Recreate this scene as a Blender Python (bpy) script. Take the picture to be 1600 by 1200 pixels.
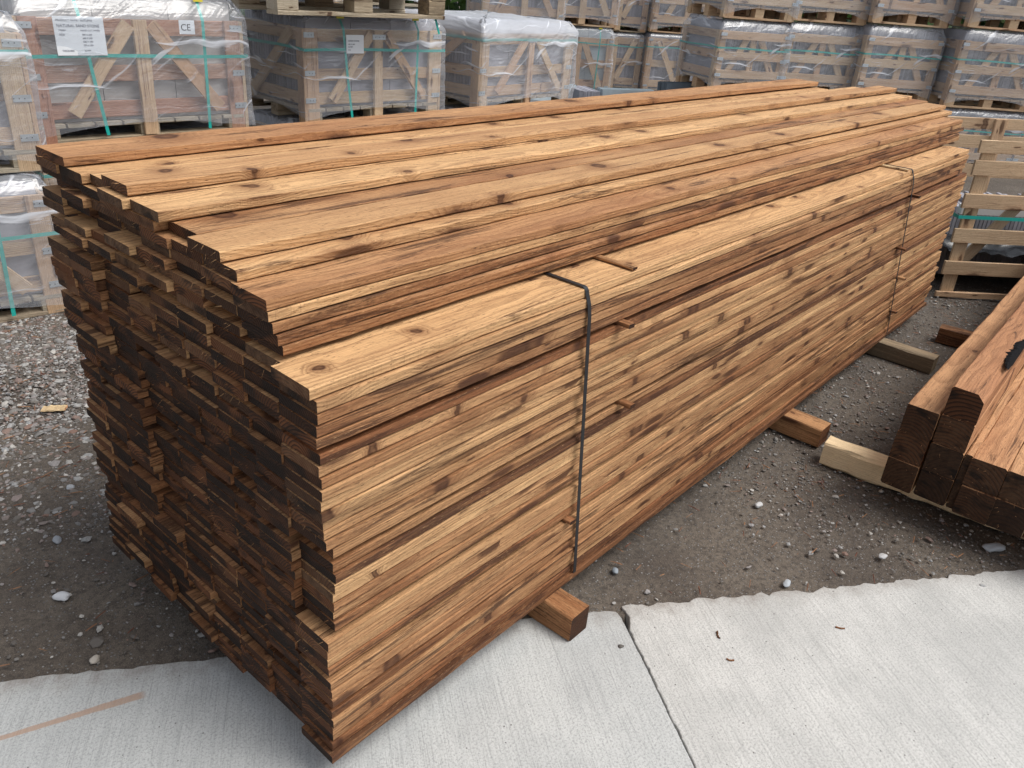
import bpy, math, random
import numpy as np
from mathutils import Vector, Matrix, noise
S = bpy.context.scene
for o in list(bpy.data.objects): bpy.data.objects.remove(o)
COL = S.collection
R_ = math.radians

# ------------------------------------------------------------------ camera
F_PX, YAW, PITCH, ROLL = 1246.52, 0.68008, 0.47226, 0.08658
CAM = Vector((-0.60118, -0.83984, 1.40073))
cd = bpy.data.cameras.new('camera'); cam = bpy.data.objects.new('camera', cd); COL.objects.link(cam)
f = Vector((math.cos(YAW)*math.cos(PITCH), math.sin(YAW)*math.cos(PITCH), -math.sin(PITCH)))
r = Vector((math.sin(YAW), -math.cos(YAW), 0)); u = r.cross(f)
r2 = math.cos(ROLL)*r + math.sin(ROLL)*u; u2 = -math.sin(ROLL)*r + math.cos(ROLL)*u
cam.matrix_world = Matrix(((r2.x, u2.x, -f.x, CAM.x), (r2.y, u2.y, -f.y, CAM.y), (r2.z, u2.z, -f.z, CAM.z), (0, 0, 0, 1)))
cd.sensor_width = 36; cd.lens = F_PX/1600*36; cd.clip_start = 0.02; cd.clip_end = 400
S.camera = cam
# ------------------------------------------------------------------ light
SUN_EL, SUN_AZ = 60, -62           # azimuth measured from +x towards +y
w = bpy.data.worlds.new('World'); S.world = w; w.use_nodes = True
nt = w.node_tree; bg = nt.nodes['Background']
sky = nt.nodes.new('ShaderNodeTexSky'); sky.sky_type = 'NISHITA'; sky.sun_disc = False
sky.sun_elevation = R_(SUN_EL); sky.sun_rotation = R_(90-SUN_AZ); sky.air_density = 1.0; sky.dust_density = 2.5; sky.ozone_density = 1.0
hs = nt.nodes.new('ShaderNodeHueSaturation'); hs.inputs['Saturation'].default_value = 0.3
nt.links.new(sky.outputs[0], hs.inputs['Color']); nt.links.new(hs.outputs[0], bg.inputs[0]); bg.inputs[1].default_value = 0.115
sl = bpy.data.lights.new('sun', 'SUN'); sl.energy = 2.0; sl.angle = R_(30); sl.color = (1.0, 0.965, 0.91)
so = bpy.data.objects.new('sun', sl); COL.objects.link(so)
sd = Vector((math.cos(R_(SUN_EL))*math.cos(R_(SUN_AZ)), math.cos(R_(SUN_EL))*math.sin(R_(SUN_AZ)), math.sin(R_(SUN_EL))))
so.rotation_euler = sd.to_track_quat('Z', 'Y').to_euler()
S.view_settings.view_transform = 'Standard'; S.view_settings.look = 'None'
S.view_settings.exposure = 0.5; S.view_settings.gamma = 1
S.cycles.transparent_max_bounces = 24; S.cycles.max_bounces = 8

# ------------------------------------------------------------------ node helper
class NT:
    def __init__(s, name):
        s.m = bpy.data.materials.new(name); s.m.use_nodes = True
        s.t = s.m.node_tree; s.b = s.t.nodes['Principled BSDF']; s.out = s.t.nodes['Material Output']
    def n(s, typ, **k):
        nd = s.t.nodes.new(typ)
        for a, v in k.items(): setattr(nd, a, v)
        return nd
    def put(s, sock, v):
        if isinstance(v, bpy.types.NodeSocket): s.t.links.new(v, sock)
        elif v is not None:
            try: sock.default_value = v
            except Exception: sock.default_value = (*v, 1) if len(v) == 3 else v
    def math(s, op, a, b=None, c=None, clamp=False):
        nd = s.n('ShaderNodeMath', operation=op, use_clamp=clamp)
        for i, v in enumerate((a, b, c)):
            if v is not None: s.put(nd.inputs[i], v)
        return nd.outputs[0]
    def vmath(s, op, a, b=None):
        nd = s.n('ShaderNodeVectorMath', operation=op)
        s.put(nd.inputs[0], a)
        if b is not None: s.put(nd.inputs[1], b)
        return nd.outputs[1] if op in ('LENGTH', 'DISTANCE', 'DOT_PRODUCT') else nd.outputs[0]
    def noise(s, v, scale=1, detail=2, rough=.5, dist=0):
        nd = s.n('ShaderNodeTexNoise'); s.put(nd.inputs['Vector'], v); s.put(nd.inputs['Scale'], scale)
        nd.inputs['Detail'].default_value = detail; nd.inputs['Roughness'].default_value = rough; nd.inputs['Distortion'].default_value = dist
        return nd.outputs[0]
    def vor(s, v, scale=1, feature='F1', dims='3D'):
        nd = s.n('ShaderNodeTexVoronoi', feature=feature, voronoi_dimensions=dims); s.put(nd.inputs['Vector'], v); s.put(nd.inputs['Scale'], scale)
        return nd
    def scale(s, v, xyz):
        return s.vmath('MULTIPLY', v, xyz)
    def mix(s, fac, a, b, mode='MIX'):
        nd = s.n('ShaderNodeMix', data_type='RGBA', blend_type=mode)
        s.put(nd.inputs[0], fac); s.put(nd.inputs[6], a if isinstance(a, bpy.types.NodeSocket) else (*a, 1)); s.put(nd.inputs[7], b if isinstance(b, bpy.types.NodeSocket) else (*b, 1))
        return nd.outputs[2]
    def step(s, v, a, b, lo=0., hi=1.):
        nd = s.n('ShaderNodeMapRange', interpolation_type='SMOOTHSTEP')
        s.put(nd.inputs[0], v); s.put(nd.inputs[1], a); s.put(nd.inputs[2], b); s.put(nd.inputs[3], lo); s.put(nd.inputs[4], hi)
        return nd.outputs[0]
    def bump(s, h, strength=.3, dist=.01, normal=None):
        nd = s.n('ShaderNodeBump'); s.put(nd.inputs['Height'], h); nd.inputs['Strength'].default_value = strength; nd.inputs['Distance'].default_value = dist
        if normal is not None: s.put(nd.inputs['Normal'], normal)
        return nd.outputs[0]
    def fin(s, col=None, rough=None, nrm=None, **k):
        if col is not None: s.put(s.b.inputs['Base Color'], col if isinstance(col, bpy.types.NodeSocket) else (*col, 1))
        if rough is not None: s.put(s.b.inputs['Roughness'], rough)
        if nrm is not None: s.put(s.b.inputs['Normal'], nrm)
        for a, v in k.items(): s.put(s.b.inputs[a], v)
        return s.m

def attr(t, name, typ):
    nd = t.n('ShaderNodeAttribute', attribute_name=name, attribute_type=typ); return nd

# timber: a material for long faces and one for cut ends; "typ" says whether tone and seed sit on the object or on the mesh
def timber(name, typ='OBJECT', pale=(.70, .43, .21), mid=(.30, .130, .053), dark=(.048, .017, .0075), end=False, endk=1.0, ring=.0055, knotty=.55):
    t = NT(name)
    tc = t.n('ShaderNodeTexCoord').outputs['Object']
    seed = attr(t, 'seed', typ).outputs['Fac']; tone = attr(t, 'tone', typ).outputs['Fac']
    cmb = t.n('ShaderNodeCombineXYZ'); t.put(cmb.inputs[0], t.math('MULTIPLY', seed, 37.3)); t.put(cmb.inputs[1], t.math('MULTIPLY', seed, 11.9)); t.put(cmb.inputs[2], t.math('MULTIPLY', seed, 5.7))
    off = cmb.outputs[0]
    P = tc; PS = t.vmath('ADD', P, off)
    # knots
    kn_ = t.n('ShaderNodeTexNoise'); t.put(kn_.inputs['Vector'], t.scale(PS, (22, 45, 45))); kn_.inputs['Scale'].default_value = 1.0
    kwp = t.vmath('ADD', PS, t.scale(kn_.outputs['Color'], (.028, .018, 0)))
    kv = t.vor(t.scale(kwp, (5.0, 5.5, 0.0)), 1.0, dims='2D')
    kd = kv.outputs['Distance']; kc = t.n('ShaderNodeSeparateColor'); t.put(kc.inputs[0], kv.outputs['Color'])
    has = t.math('GREATER_THAN', kc.outputs[0], 1-knotty)
    rad = t.math('MULTIPLY_ADD', t.math('POWER', kc.outputs[1], 1.8), .14, .045)
    km = t.math('MULTIPLY', t.math('SUBTRACT', t.step(kd, rad, t.math('MULTIPLY', rad, .62)), t.step(kd, t.math('MULTIPLY', rad, .6), 0., 0, .45)), has)
    kin = t.math('MULTIPLY', t.step(kd, t.math('MULTIPLY', rad, 3.2), 0.), has)
    if not end:                                # spike knots that cross the sawn edges
        nsp = t.n('ShaderNodeSeparateXYZ'); t.put(nsp.inputs[0], t.n('ShaderNodeTexCoord').outputs['Normal'])
        side = t.step(t.math('ABSOLUTE', nsp.outputs[1]), .4, .7)
        wpx = t.vmath('ADD', PS, t.scale(t.noise(t.scale(PS, (30, 30, 60)), 1.0, 3, .65), (.055, .0, .016)))
        sp2 = t.n('ShaderNodeSeparateXYZ'); t.put(sp2.inputs[0], wpx); cb2 = t.n('ShaderNodeCombineXYZ'); t.put(cb2.inputs[0], t.math('MULTIPLY', sp2.outputs[0], 4.6)); t.put(cb2.inputs[1], t.math('MULTIPLY', sp2.outputs[2], 16.)); k2 = t.vor(cb2.outputs[0], 1.0, dims='2D'); k2c = t.n('ShaderNodeSeparateColor'); t.put(k2c.inputs[0], k2.outputs['Color'])
        r2_ = t.math('MULTIPLY_ADD', t.math('POWER', k2c.outputs[1], 1.8), .30, .06)
        hs2 = t.math('MULTIPLY', t.math('GREATER_THAN', k2c.outputs[0], .60), side)
        km = t.math('MAXIMUM', km, t.math('MULTIPLY', t.step(k2.outputs['Distance'], r2_, t.math('MULTIPLY', r2_, .45), 0, .9), hs2))
        kin = t.math('MAXIMUM', kin, t.math('MULTIPLY', t.step(k2.outputs['Distance'], t.math('MULTIPLY', r2_, 2.2), 0.), hs2))
    # rings
    wob = t.noise(t.scale(PS, (1.7, 3, 3)), 1.0, 2, .5)
    wob2 = t.noise(t.scale(PS, (9, 30, 30)), 1.0, 2, .5)
    sep = t.n('ShaderNodeSeparateXYZ'); t.put(sep.inputs[0], P)
    cy = t.math('MULTIPLY_ADD', t.math('FRACT', t.math('MULTIPLY', seed, 7.13)), .14, -.02)
    cz = t.math('MULTIPLY_ADD', t.math('FRACT', t.math('MULTIPLY', seed, 3.71)), -.07, -.004)
    wv = t.math('MULTIPLY', t.math('SUBTRACT', wob, .5), .075)
    dy = t.math('ADD', t.math('SUBTRACT', sep.outputs[1], cy), wv); dz = t.math('ADD', t.math('SUBTRACT', sep.outputs[2], cz), wv)
    rr = t.math('SQRT', t.math('ADD', t.math('MULTIPLY', dy, dy), t.math('MULTIPLY', dz, dz)))
    rr = t.math('ADD', rr, t.math('MULTIPLY', kin, .018)); rr = t.math('ADD', rr, t.math('MULTIPLY', t.math('SUBTRACT', wob2, .5), .004))
    rings = t.math('FRACT', t.math('DIVIDE', rr, ring))
    late = t.math('MULTIPLY', t.step(rings, .35, .92), t.step(rings, 1.0, .94))
    fib = t.noise(t.scale(PS, (7, 260, 260)), 1.0, 3, .65)
    fib2 = t.noise(t.scale(PS, (2.2, 60, 60)), 1.0, 3, .6)
    blot = t.noise(t.scale(PS, (1.6, 9, 5)), 1.0, 3, .6)
    blot2 = t.noise(t.scale(PS, (2.0, 26, 44)), 1.0, 6, .74, .8)
    if not end:
        f1 = t.math('ADD', t.math('MULTIPLY_ADD', tone, 1.35, -.12), t.math('MULTIPLY', t.math('SUBTRACT', blot, .5), 1.7), clamp=True)
        base = t.mix(f1, mid, pale)
        base = t.mix(t.step(t.math('ADD', tone, t.math('MULTIPLY', blot, .4)), .42, .12, 0, .5), base, dark)
        hue = t.math('FRACT', t.math('MULTIPLY', seed, 5.31))
        base = t.mix(t.step(hue, .55, 1., 0, .35), base, tuple(q*k for q, k in zip(mid, (1.2, 1.0, .95))))
        base = t.mix(t.math('MULTIPLY', late, .36), base, t.mix(.45, mid, dark))
        base = t.mix(t.step(fib, .42, .74, 0, .34), base, dark)
        base = t.mix(t.step(fib2, .5, .72, 0, .34), base, t.mix(.35, mid, dark))
        base = t.mix(t.step(t.math('ADD', blot2, t.math('MULTIPLY', tone, -.16)), .46, .56, 0, .82), base, dark)
        saw = t.math('MULTIPLY', t.noise(t.scale(PS, (420, 24, 24)), 1.0, 2, .6), t.step(t.noise(t.scale(PS, (4, 12, 12)), 1.0, 2), .4, .6, .4, 1.))
        flk = t.noise(t.scale(PS, (70, 420, 420)), 1.0, 3, .7)
        base = t.mix(t.step(flk, .56, .70, 0, .75), base, dark)
        base = t.mix(t.step(flk, .42, .28, 0, .35), base, tuple(min(.9, q*1.3) for q in pale))
        base = t.mix(t.step(saw, .5, .8, 0, .28), base, dark)
        base = t.mix(t.math('MULTIPLY', kin, .75), base, t.mix(.45, mid, dark))
        base = t.mix(t.math('MULTIPLY', km, t.step(fib2, .25, .6, 1., .75)), base, (.050, .016, .007))
        h = t.math('ADD', t.math('MULTIPLY', fib, .6), t.math('ADD', t.math('MULTIPLY', saw, .35), t.math('MULTIPLY', late, .25)))
        h = t.math('ADD', h, t.math('MULTIPLY_ADD', flk, -.7, t.math('MULTIPLY', blot2, .9)))
        return t.fin(base, t.math('MULTIPLY_ADD', fib, .25, .6), t.bump(h, .75, .003), **{'Specular IOR Level': .3})
    e1 = t.noise(t.scale(PS, (60, 60, 60)), 1.0, 3, .7)
    a = tuple(c*endk for c in (.017, .0058, .0026)); b = tuple(c*endk for c in (.080, .029, .0105)); c_ = tuple(c*endk for c in (.20, .112, .060))
    hue = t.math('FRACT', t.math('MULTIPLY', seed, 5.31))
    b = t.mix(t.step(hue, .35, 1.), tuple(q*.5 for q in b), tuple(q*1.9 for q in b))
    base = t.mix(t.math('MULTIPLY', late, .88), b, a)
    base = t.mix(t.math('MULTIPLY', t.step(tone, .50, .95), t.step(e1, .3, .7, .2, .8)), base, c_)  # high tone greys the end, including light painted into the upper left ends
    blk = t.noise(t.scale(PS, (14, 14, 30)), 1.0, 2, .5)
    base = t.mix(t.step(t.math('ADD', blk, t.math('MULTIPLY', tone, -.20)), .38, .56, 0, .85), base, tuple(q*endk for q in (.009, .0045, .003)))
    fur = t.noise(t.scale(P, (900, 250, 900)), 1.0, 2, .6)
    base = t.mix(t.step(fur, .6, .8, 0, .3), base, tuple(min(.5, q*2.2) for q in c_))
    h = t.math('ADD', t.math('MULTIPLY', fur, .6), t.math('MULTIPLY', late, -.6))
    return t.fin(base, .72, t.bump(h, .8, .002), **{'Specular IOR Level': .25})

M = {}
M['timber'] = timber('stained_timber'); M['timber_end'] = timber('stained_timber_end', end=True)
M['heap'] = timber('stained_timber_mass', 'GEOMETRY'); M['heap_end'] = timber('stained_timber_mass_end', 'GEOMETRY', end=True)
M['post'] = timber('sleeper_timber', pale=(.56, .31, .155), mid=(.31, .135, .06), knotty=.35, ring=.008); M['post_end'] = timber('sleeper_end', end=True, endk=.5, ring=.011)
M['raw'] = timber('raw_softwood', pale=(.66, .50, .29), mid=(.48, .31, .16), dark=(.20, .11, .055)); M['raw_end'] = timber('raw_softwood_end', end=True, endk=5.5)
M['crate_wood'] = timber('crate_softwood', pale=(.70, .52, .33), mid=(.56, .35, .205), dark=(.28, .16, .095), knotty=.2)
M['cream'] = timber('fresh_softwood', pale=(.84, .70, .45), mid=(.76, .60, .38), dark=(.50, .35, .19), knotty=.1); M['cream_end'] = M['cream']
M['red_wood'] = timber('reddish_softwood', pale=(.58, .36, .24), mid=(.42, .20, .13), dark=(.22, .09, .055), knotty=.2)
M['grey_wood'] = timber('weathered_softwood', pale=(.50, .44, .34), mid=(.36, .27, .17), dark=(.17, .13, .085), knotty=.3)

def plain(name, col, rough=.5, metal=0., nscale=40, var=.25, bump=.0):
    t = NT(name); tc = t.n('ShaderNodeTexCoord').outputs['Object']
    n1 = t.noise(tc, nscale, 4, .6)
    c = t.mix(t.step(n1, .3, .75, 0, var), col, tuple(q*.55 for q in col))
    return t.fin(c, t.math('MULTIPLY_ADD', n1, .2, rough-.1), t.bump(n1, bump, .004) if bump else None, Metallic=metal)
M['band'] = plain('black_strapping', (.012, .013, .016), .5)
M['teal'] = plain('teal_strapping', (.02, .42, .36), .35, nscale=15, var=.2)
M['yellow'] = plain('yellow_corner_plastic', (.75, .66, .06), .45)
M['zinc'] = plain('galvanised_plate', (.60, .66, .70), .4, .55, 60)
M['paper'] = plain('label_paper', (.80, .83, .86), .7, nscale=20, var=.1)
M['ink'] = plain('printed_ink', (.16, .17, .22), .6)
M['ink_black'] = plain('black_print', (.05, .05, .055), .6)
M['black_film'] = plain('black_plastic_sheet', (.02, .023, .028), .25, nscale=12, var=.5, bump=.5)

def stone(name, col):
    t = NT(name); tc = t.n('ShaderNodeTexCoord').outputs['Object']
    g = t.n('ShaderNodeNewGeometry').outputs['Random Per Island']
    n1 = t.noise(tc, 9, 5, .65); n2 = t.noise(tc, 120, 3, .6)
    c = t.mix(g, tuple(q*.72 for q in col), tuple(min(1, q*1.22) for q in col))
    c = t.mix(t.step(n1, .35, .7, 0, .35), c, tuple(q*.6 for q in col))
    return t.fin(c, .75, t.bump(t.math('ADD', n1, t.math('MULTIPLY', n2, .3)), .4, .004))
M['slab_lilac'] = stone('lilac_grey_sandstone', (.34, .34, .385)); M['slab_buff'] = stone('buff_grey_sandstone', (.42, .40, .38))
M['slab_blue'] = stone('blue_grey_slate', (.42, .49, .53)); M['slab_dark'] = stone('dark_slate', (.12, .15, .18))

def film(name, haze=.19, streak=.68, crinkle=1.0):
    t = NT(name); tc = t.n('ShaderNodeTexCoord').outputs['Object']
    wp = t.n('ShaderNodeTexNoise'); t.put(wp.inputs['Vector'], tc); wp.inputs['Scale'].default_value = 3.0
    v = t.vmath('ADD', tc, t.scale(wp.outputs['Color'], (.10, .10, .16)))
    st = t.noise(t.scale(v, (1.6, 1.6, 26)), 1.0, 3, .6, .5)            # tension wrinkles run round the load; shape the bump and the painted highlights
    dg = t.n('ShaderNodeVectorRotate', rotation_type='Y_AXIS'); t.put(dg.inputs['Vector'], v); dg.inputs['Angle'].default_value = .6
    st2 = t.noise(t.scale(dg.outputs[0], (2.2, 2.2, 30)), 1.0, 2, .55, .5)
    fold_highlight = t.math('ADD', t.step(st, .60, .72), t.math('MULTIPLY', t.step(st2, .64, .74), .7), clamp=True)  # wrinkle highlights painted in as whiter streaks of film
    cloud = t.noise(tc, 4.0, 2, .5)
    lw = t.n('ShaderNodeLayerWeight'); lw.inputs[0].default_value = .35
    fac = t.math('ADD', t.math('MULTIPLY', fold_highlight, streak), t.math('MULTIPLY_ADD', cloud, haze*1.2, haze*.5), clamp=True)
    fac = t.math('ADD', fac, t.math('MULTIPLY', lw.outputs['Facing'], .14), clamp=True)
    nrm = t.bump(t.math('ADD', t.math('MULTIPLY', st, 1.0), t.math('MULTIPLY', st2, .7)), .8, .008*crinkle)
    tr = t.n('ShaderNodeBsdfTransparent'); tr.inputs[0].default_value = (.95, .965, .98, 1)
    t.fin((.74, .77, .83), .28, nrm)
    t.b.inputs['Specular IOR Level'].default_value = .4
    if name[:6] == 'cloudy':
        sx = t.n('ShaderNodeSeparateXYZ'); t.put(sx.inputs[0], tc); fac = t.math('ADD', fac, t.step(t.math('ADD', sx.outputs[2], t.math('MULTIPLY', cloud, .10)), .46, .54, 0, .24), clamp=True)
    gl = t.n('ShaderNodeBsdfGlossy'); gl.inputs['Roughness'].default_value = .2; t.put(gl.inputs['Normal'], nrm)
    mx = t.n('ShaderNodeMixShader'); t.put(mx.inputs[0], fac); t.t.links.new(tr.outputs[0], mx.inputs[1]); t.t.links.new(t.b.outputs[0], mx.inputs[2])
    m2 = t.n('ShaderNodeMixShader'); t.put(m2.inputs[0], .05); t.t.links.new(mx.outputs[0], m2.inputs[1]); t.t.links.new(gl.outputs[0], m2.inputs[2])
    t.t.links.new(m2.outputs[0], t.out.inputs[0]); return t.m
M['film'] = film('clear_wrap_film'); M['film_thick'] = film('cloudy_wrap_film', .20, .60, 1.5); M['film_thin'] = film('thin_wrap_film', .14, .62, 1.0)

# ------------------------------------------------------------------ mesh helpers
class MB:
    def __init__(s): s.v = []; s.f = []; s.m = []; s.a = []
    def add(s, vs, fs, mi=0, ms=None, a=(0, 0)):
        k = len(s.v); s.v += [tuple(q) for q in vs]
        for i, fc in enumerate(fs): s.f.append([k+j for j in fc]); s.m.append(ms[i] if ms else mi)
        s.a += [a]*len(vs)
    def box(s, c0, c1, mi=0, M4=None, ch=0.0):
        x0, y0, z0 = c0; x1, y1, z1 = c1
        vs = [(x0, y0, z0), (x1, y0, z0), (x1, y1, z0), (x0, y1, z0), (x0, y0, z1), (x1, y0, z1), (x1, y1, z1), (x0, y1, z1)]
        if M4 is not None: vs = [tuple(M4 @ Vector(q)) for q in vs]
        s.add(vs, [(0, 3, 2, 1), (4, 5, 6, 7), (0, 1, 5, 4), (1, 2, 6, 5), (2, 3, 7, 6), (3, 0, 4, 7)], mi)
    def build(s, name, mats, parent=None, smooth=False, attrs=False):
        me = bpy.data.meshes.new(name); me.from_pydata(s.v, [], s.f)
        for m in (mats if isinstance(mats, (list, tuple)) else [mats]): me.materials.append(m)
        me.polygons.foreach_set('material_index', s.m)
        if smooth: me.polygons.foreach_set('use_smooth', [True]*len(s.f))
        if attrs:
            for i, nm in enumerate(('seed', 'tone')):
                at = me.attributes.new(nm, 'FLOAT', 'POINT'); at.data.foreach_set('value', [q[i] for q in s.a])
        me.update()
        o = bpy.data.objects.new(name, me); COL.objects.link(o)
        if parent: o.parent = parent
        return o
RN = random.Random(7)
def wood_props(o, tone=None, seed=None):
    o['tone'] = float(RN.random() if tone is None else tone); o['seed'] = float(RN.random()*9 if seed is None else seed); return o
def tag(o, label, cat, group=None, kind=None):
    if label: o['label'] = label
    if cat: o['category'] = cat
    if group: o['group'] = group
    if kind: o['kind'] = kind
    return o
def empty(name, loc, rz=0, label=None, cat=None, group=None):
    o = bpy.data.objects.new(name, None); COL.objects.link(o); o.location = loc; o.rotation_euler = (0, 0, rz); o.empty_display_size = .1
    return tag(o, label, cat, group)

def plank(mb, L, W, T, segs, rnd, ch=.0016, rough=.0004, bow=0., warp=0., wane=0., origin=(0, 0, 0), a=(0, 0), endtilt=.0, splint=0, mats=(0, 1)):
    """one sawn board along +x from the origin: chamfered section, uneven arrises, slightly wavy faces, cut ends with torn fibres"""
    ox, oy, oz = origin; vs = []; fs = []; ms = []
    ph = rnd.random()*6.28; ph2 = rnd.random()*6.28
    t0 = rnd.uniform(-endtilt, endtilt); t1 = rnd.uniform(-endtilt, endtilt)
    for i in range(segs+1):
        q = i/segs; x = q*L
        dy = bow*math.sin(math.pi*q+ph*.15) + .0006*math.sin(q*19+ph); dz = warp*math.sin(math.pi*q)
        wn = wane*max(0., math.sin(q*7+ph2))
        c = [ch*(1+rnd.uniform(-.6, .9)) for _ in range(8)]
        y0, y1, z0, z1 = dy, W+dy, dz, T+dz
        c[3] += wn; c[2] += wn
        ring = [(y0+c[0], z0), (y1-c[1], z0), (y1, z0+c[1]), (y1, z1-c[5]), (y1-c[5], z1), (y0+c[3], z1), (y0, z1-c[2]), (y0, z0+c[0])]
        for (yy, zz) in ring:
            ex = (t0*(yy-W/2) if i == 0 else t1*(yy-W/2) if i == segs else 0)
            j = rough
            vs.append((ox+x+ex, oy+yy+rnd.uniform(-j, j), oz+zz+rnd.uniform(-j, j)))
    for i in range(segs):
        b = i*8
        for k in range(8):
            k2 = (k+1) % 8; fs.append((b+k, b+k2, b+8+k2, b+8+k)); ms.append(mats[0])
    fs.append(tuple(range(7, -1, -1))); ms.append(mats[1]); e = segs*8; fs.append(tuple(range(e, e+8))); ms.append(mats[1])
    fs = [tuple(reversed(q)) for q in fs]
    mb.add(vs, fs, ms=ms, a=a)
    for _ in range(splint):                       # torn fibres standing on the cut end
        yy = oy+rnd.uniform(.1, .95)*W; zz = oz+rnd.choice((rnd.uniform(.02, .2), rnd.uniform(.6, 1.))*1)*T
        ln = rnd.uniform(.004, .015); wd = rnd.uniform(.0003, .0008); dx, dy_, dz_ = rnd.uniform(-1, -.2), rnd.uniform(-1, 1), rnd.uniform(-.9, .6)
        mb.add([(ox, yy-wd, zz), (ox, yy+wd, zz), (ox+dx*ln, yy+dy_*ln*.8, zz+dz_*ln), (ox, yy, zz+wd*2)], [(0, 1, 2), (1, 3, 2), (3, 0, 2)], ms=[2 if len(mats) > 2 else mats[0]]*3, a=a)

UN = 'zero first second third fourth fifth sixth seventh eighth ninth tenth eleventh twelfth thirteenth fourteenth fifteenth sixteenth seventeenth eighteenth nineteenth'.split()
def ordn(n):
    if n < 20: return UN[n]
    t_, u_ = divmod(n, 10); return ('twentieth', 'thirtieth')[t_-2] if u_ == 0 else ('twenty', 'thirty')[t_-2]+'-'+UN[u_]
def tonew(t_): return 'dark brown' if t_ < .3 else 'mid brown' if t_ < .6 else 'light brown' if t_ < .82 else 'golden'

# ------------------------------------------------------------------ ground
JX = Vector((0.80, -0.116)); JD = Vector((-.582, -.814))
EDGE = [(-6.0, 4.75), (-2.0, 1.87), (-.334, .690), (.005, .443), (.304, .250), (.717, -.045), (.80, -.112), (1.289, -.470), (1.40, -.555), (1.791, -.842), (3.0, -1.70), (9.0, -6.0)]
def edge_y(x):
    for (a, b), (c, d) in zip(EDGE, EDGE[1:]):
        if a <= x <= c: return b+(d-b)*(x-a)/(c-a)
    return -20
def fb(x, y, s, o=4, z=0): return noise.fractal(Vector((x*s, y*s, z)), 1., 2., o)
xs = sorted(set([-60, -30, -12, -5] + list(np.arange(-2.4, 5.2, .022)) + list(np.arange(5.2, 16, .25)) + [20, 30, 60]))
ys = sorted(set([-60, -30, -12, -5] + list(np.arange(-2.4, 4.2, .022)) + list(np.arange(4.2, 14, .25)) + [20, 30, 60]))
gv = []
for x in xs:
    for y in ys:
        z = -.004
        if -2.4 < x < 5.2 and -2.4 < y < 4.2:
            d = (y-edge_y(x))*.8
            z = .010*fb(x, y, 1.1, 2)+.0035*fb(x, y, 14, 3, 5)+.0022*fb(x, y, 45, 2, 9)-.005
            if d < .04: z = min(z, -.0015+.002*fb(x, y, 30, 2, 3)) - (.10 if d < -.03 else 0)
            elif d < .3: z -= .003
        elif (y-edge_y(x) if -6 < x < 9 else (y+x*.7)) < 0: z = -.1
        gv.append((x, y, z))
ny = len(ys)
gf = [(i*ny+j, (i+1)*ny+j, (i+1)*ny+j+1, i*ny+j+1) for i in range(len(xs)-1) for j in range(ny-1)]
me = bpy.data.meshes.new('ground'); me.from_pydata(gv, [], gf); me.polygons.foreach_set('use_smooth', [True]*len(gf))
ground = bpy.data.objects.new('ground', me); COL.objects.link(ground); tag(ground, None, None, kind='structure')
t = NT('yard_dirt'); P = t.n('ShaderNodeTexCoord').outputs['Object']
n1 = t.noise(P, 2.3, 4, .6); n2 = t.noise(P, 70, 4, .7); n3 = t.noise(P, 420, 2, .6)
c = t.mix(t.step(n1, .35, .65), (.105, .084, .067), (.175, .145, .115))
c = t.mix(t.step(n2, .42, .66, 0, .75), c, (.050, .040, .033))
v1 = t.vor(P, 150); v2 = t.vor(P, 330)
sp = t.n('ShaderNodeSeparateColor'); t.put(sp.inputs[0], v1.outputs['Color']); sp2 = t.n('ShaderNodeSeparateColor'); t.put(sp2.inputs[0], v2.outputs['Color'])
peb = t.math('MULTIPLY', t.step(v1.outputs['Distance'], .42, .30), t.math('GREATER_THAN', t.math('ADD', sp.outputs[0], t.math('MULTIPLY', n1, .5)), 1.02))
peb2 = t.math('MULTIPLY', t.step(v2.outputs['Distance'], .42, .25), t.math('GREATER_THAN', sp2.outputs[0], .80))
c = t.mix(t.step(n3, .45, .62, 0, .5), c, (.035, .029, .024)); c = t.mix(t.step(n3, .42, .3, 0, .35), c, (.26, .22, .18))
c = t.mix(peb, c, t.mix(sp.outputs[1], (.10, .10, .10), (.30, .29, .28)))
c = t.mix(peb2, c, t.mix(sp2.outputs[1], (.07, .06, .055), (.26, .22, .19)))
h = t.math('ADD', t.math('MULTIPLY', n2, 1.0), t.math('ADD', t.math('MULTIPLY', peb, .6), t.math('ADD', t.math('MULTIPLY', peb2, .35), t.math('MULTIPLY', n3, .5))))
me.materials.append(t.fin(c, .85, t.bump(h, .9, .006)))

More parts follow.
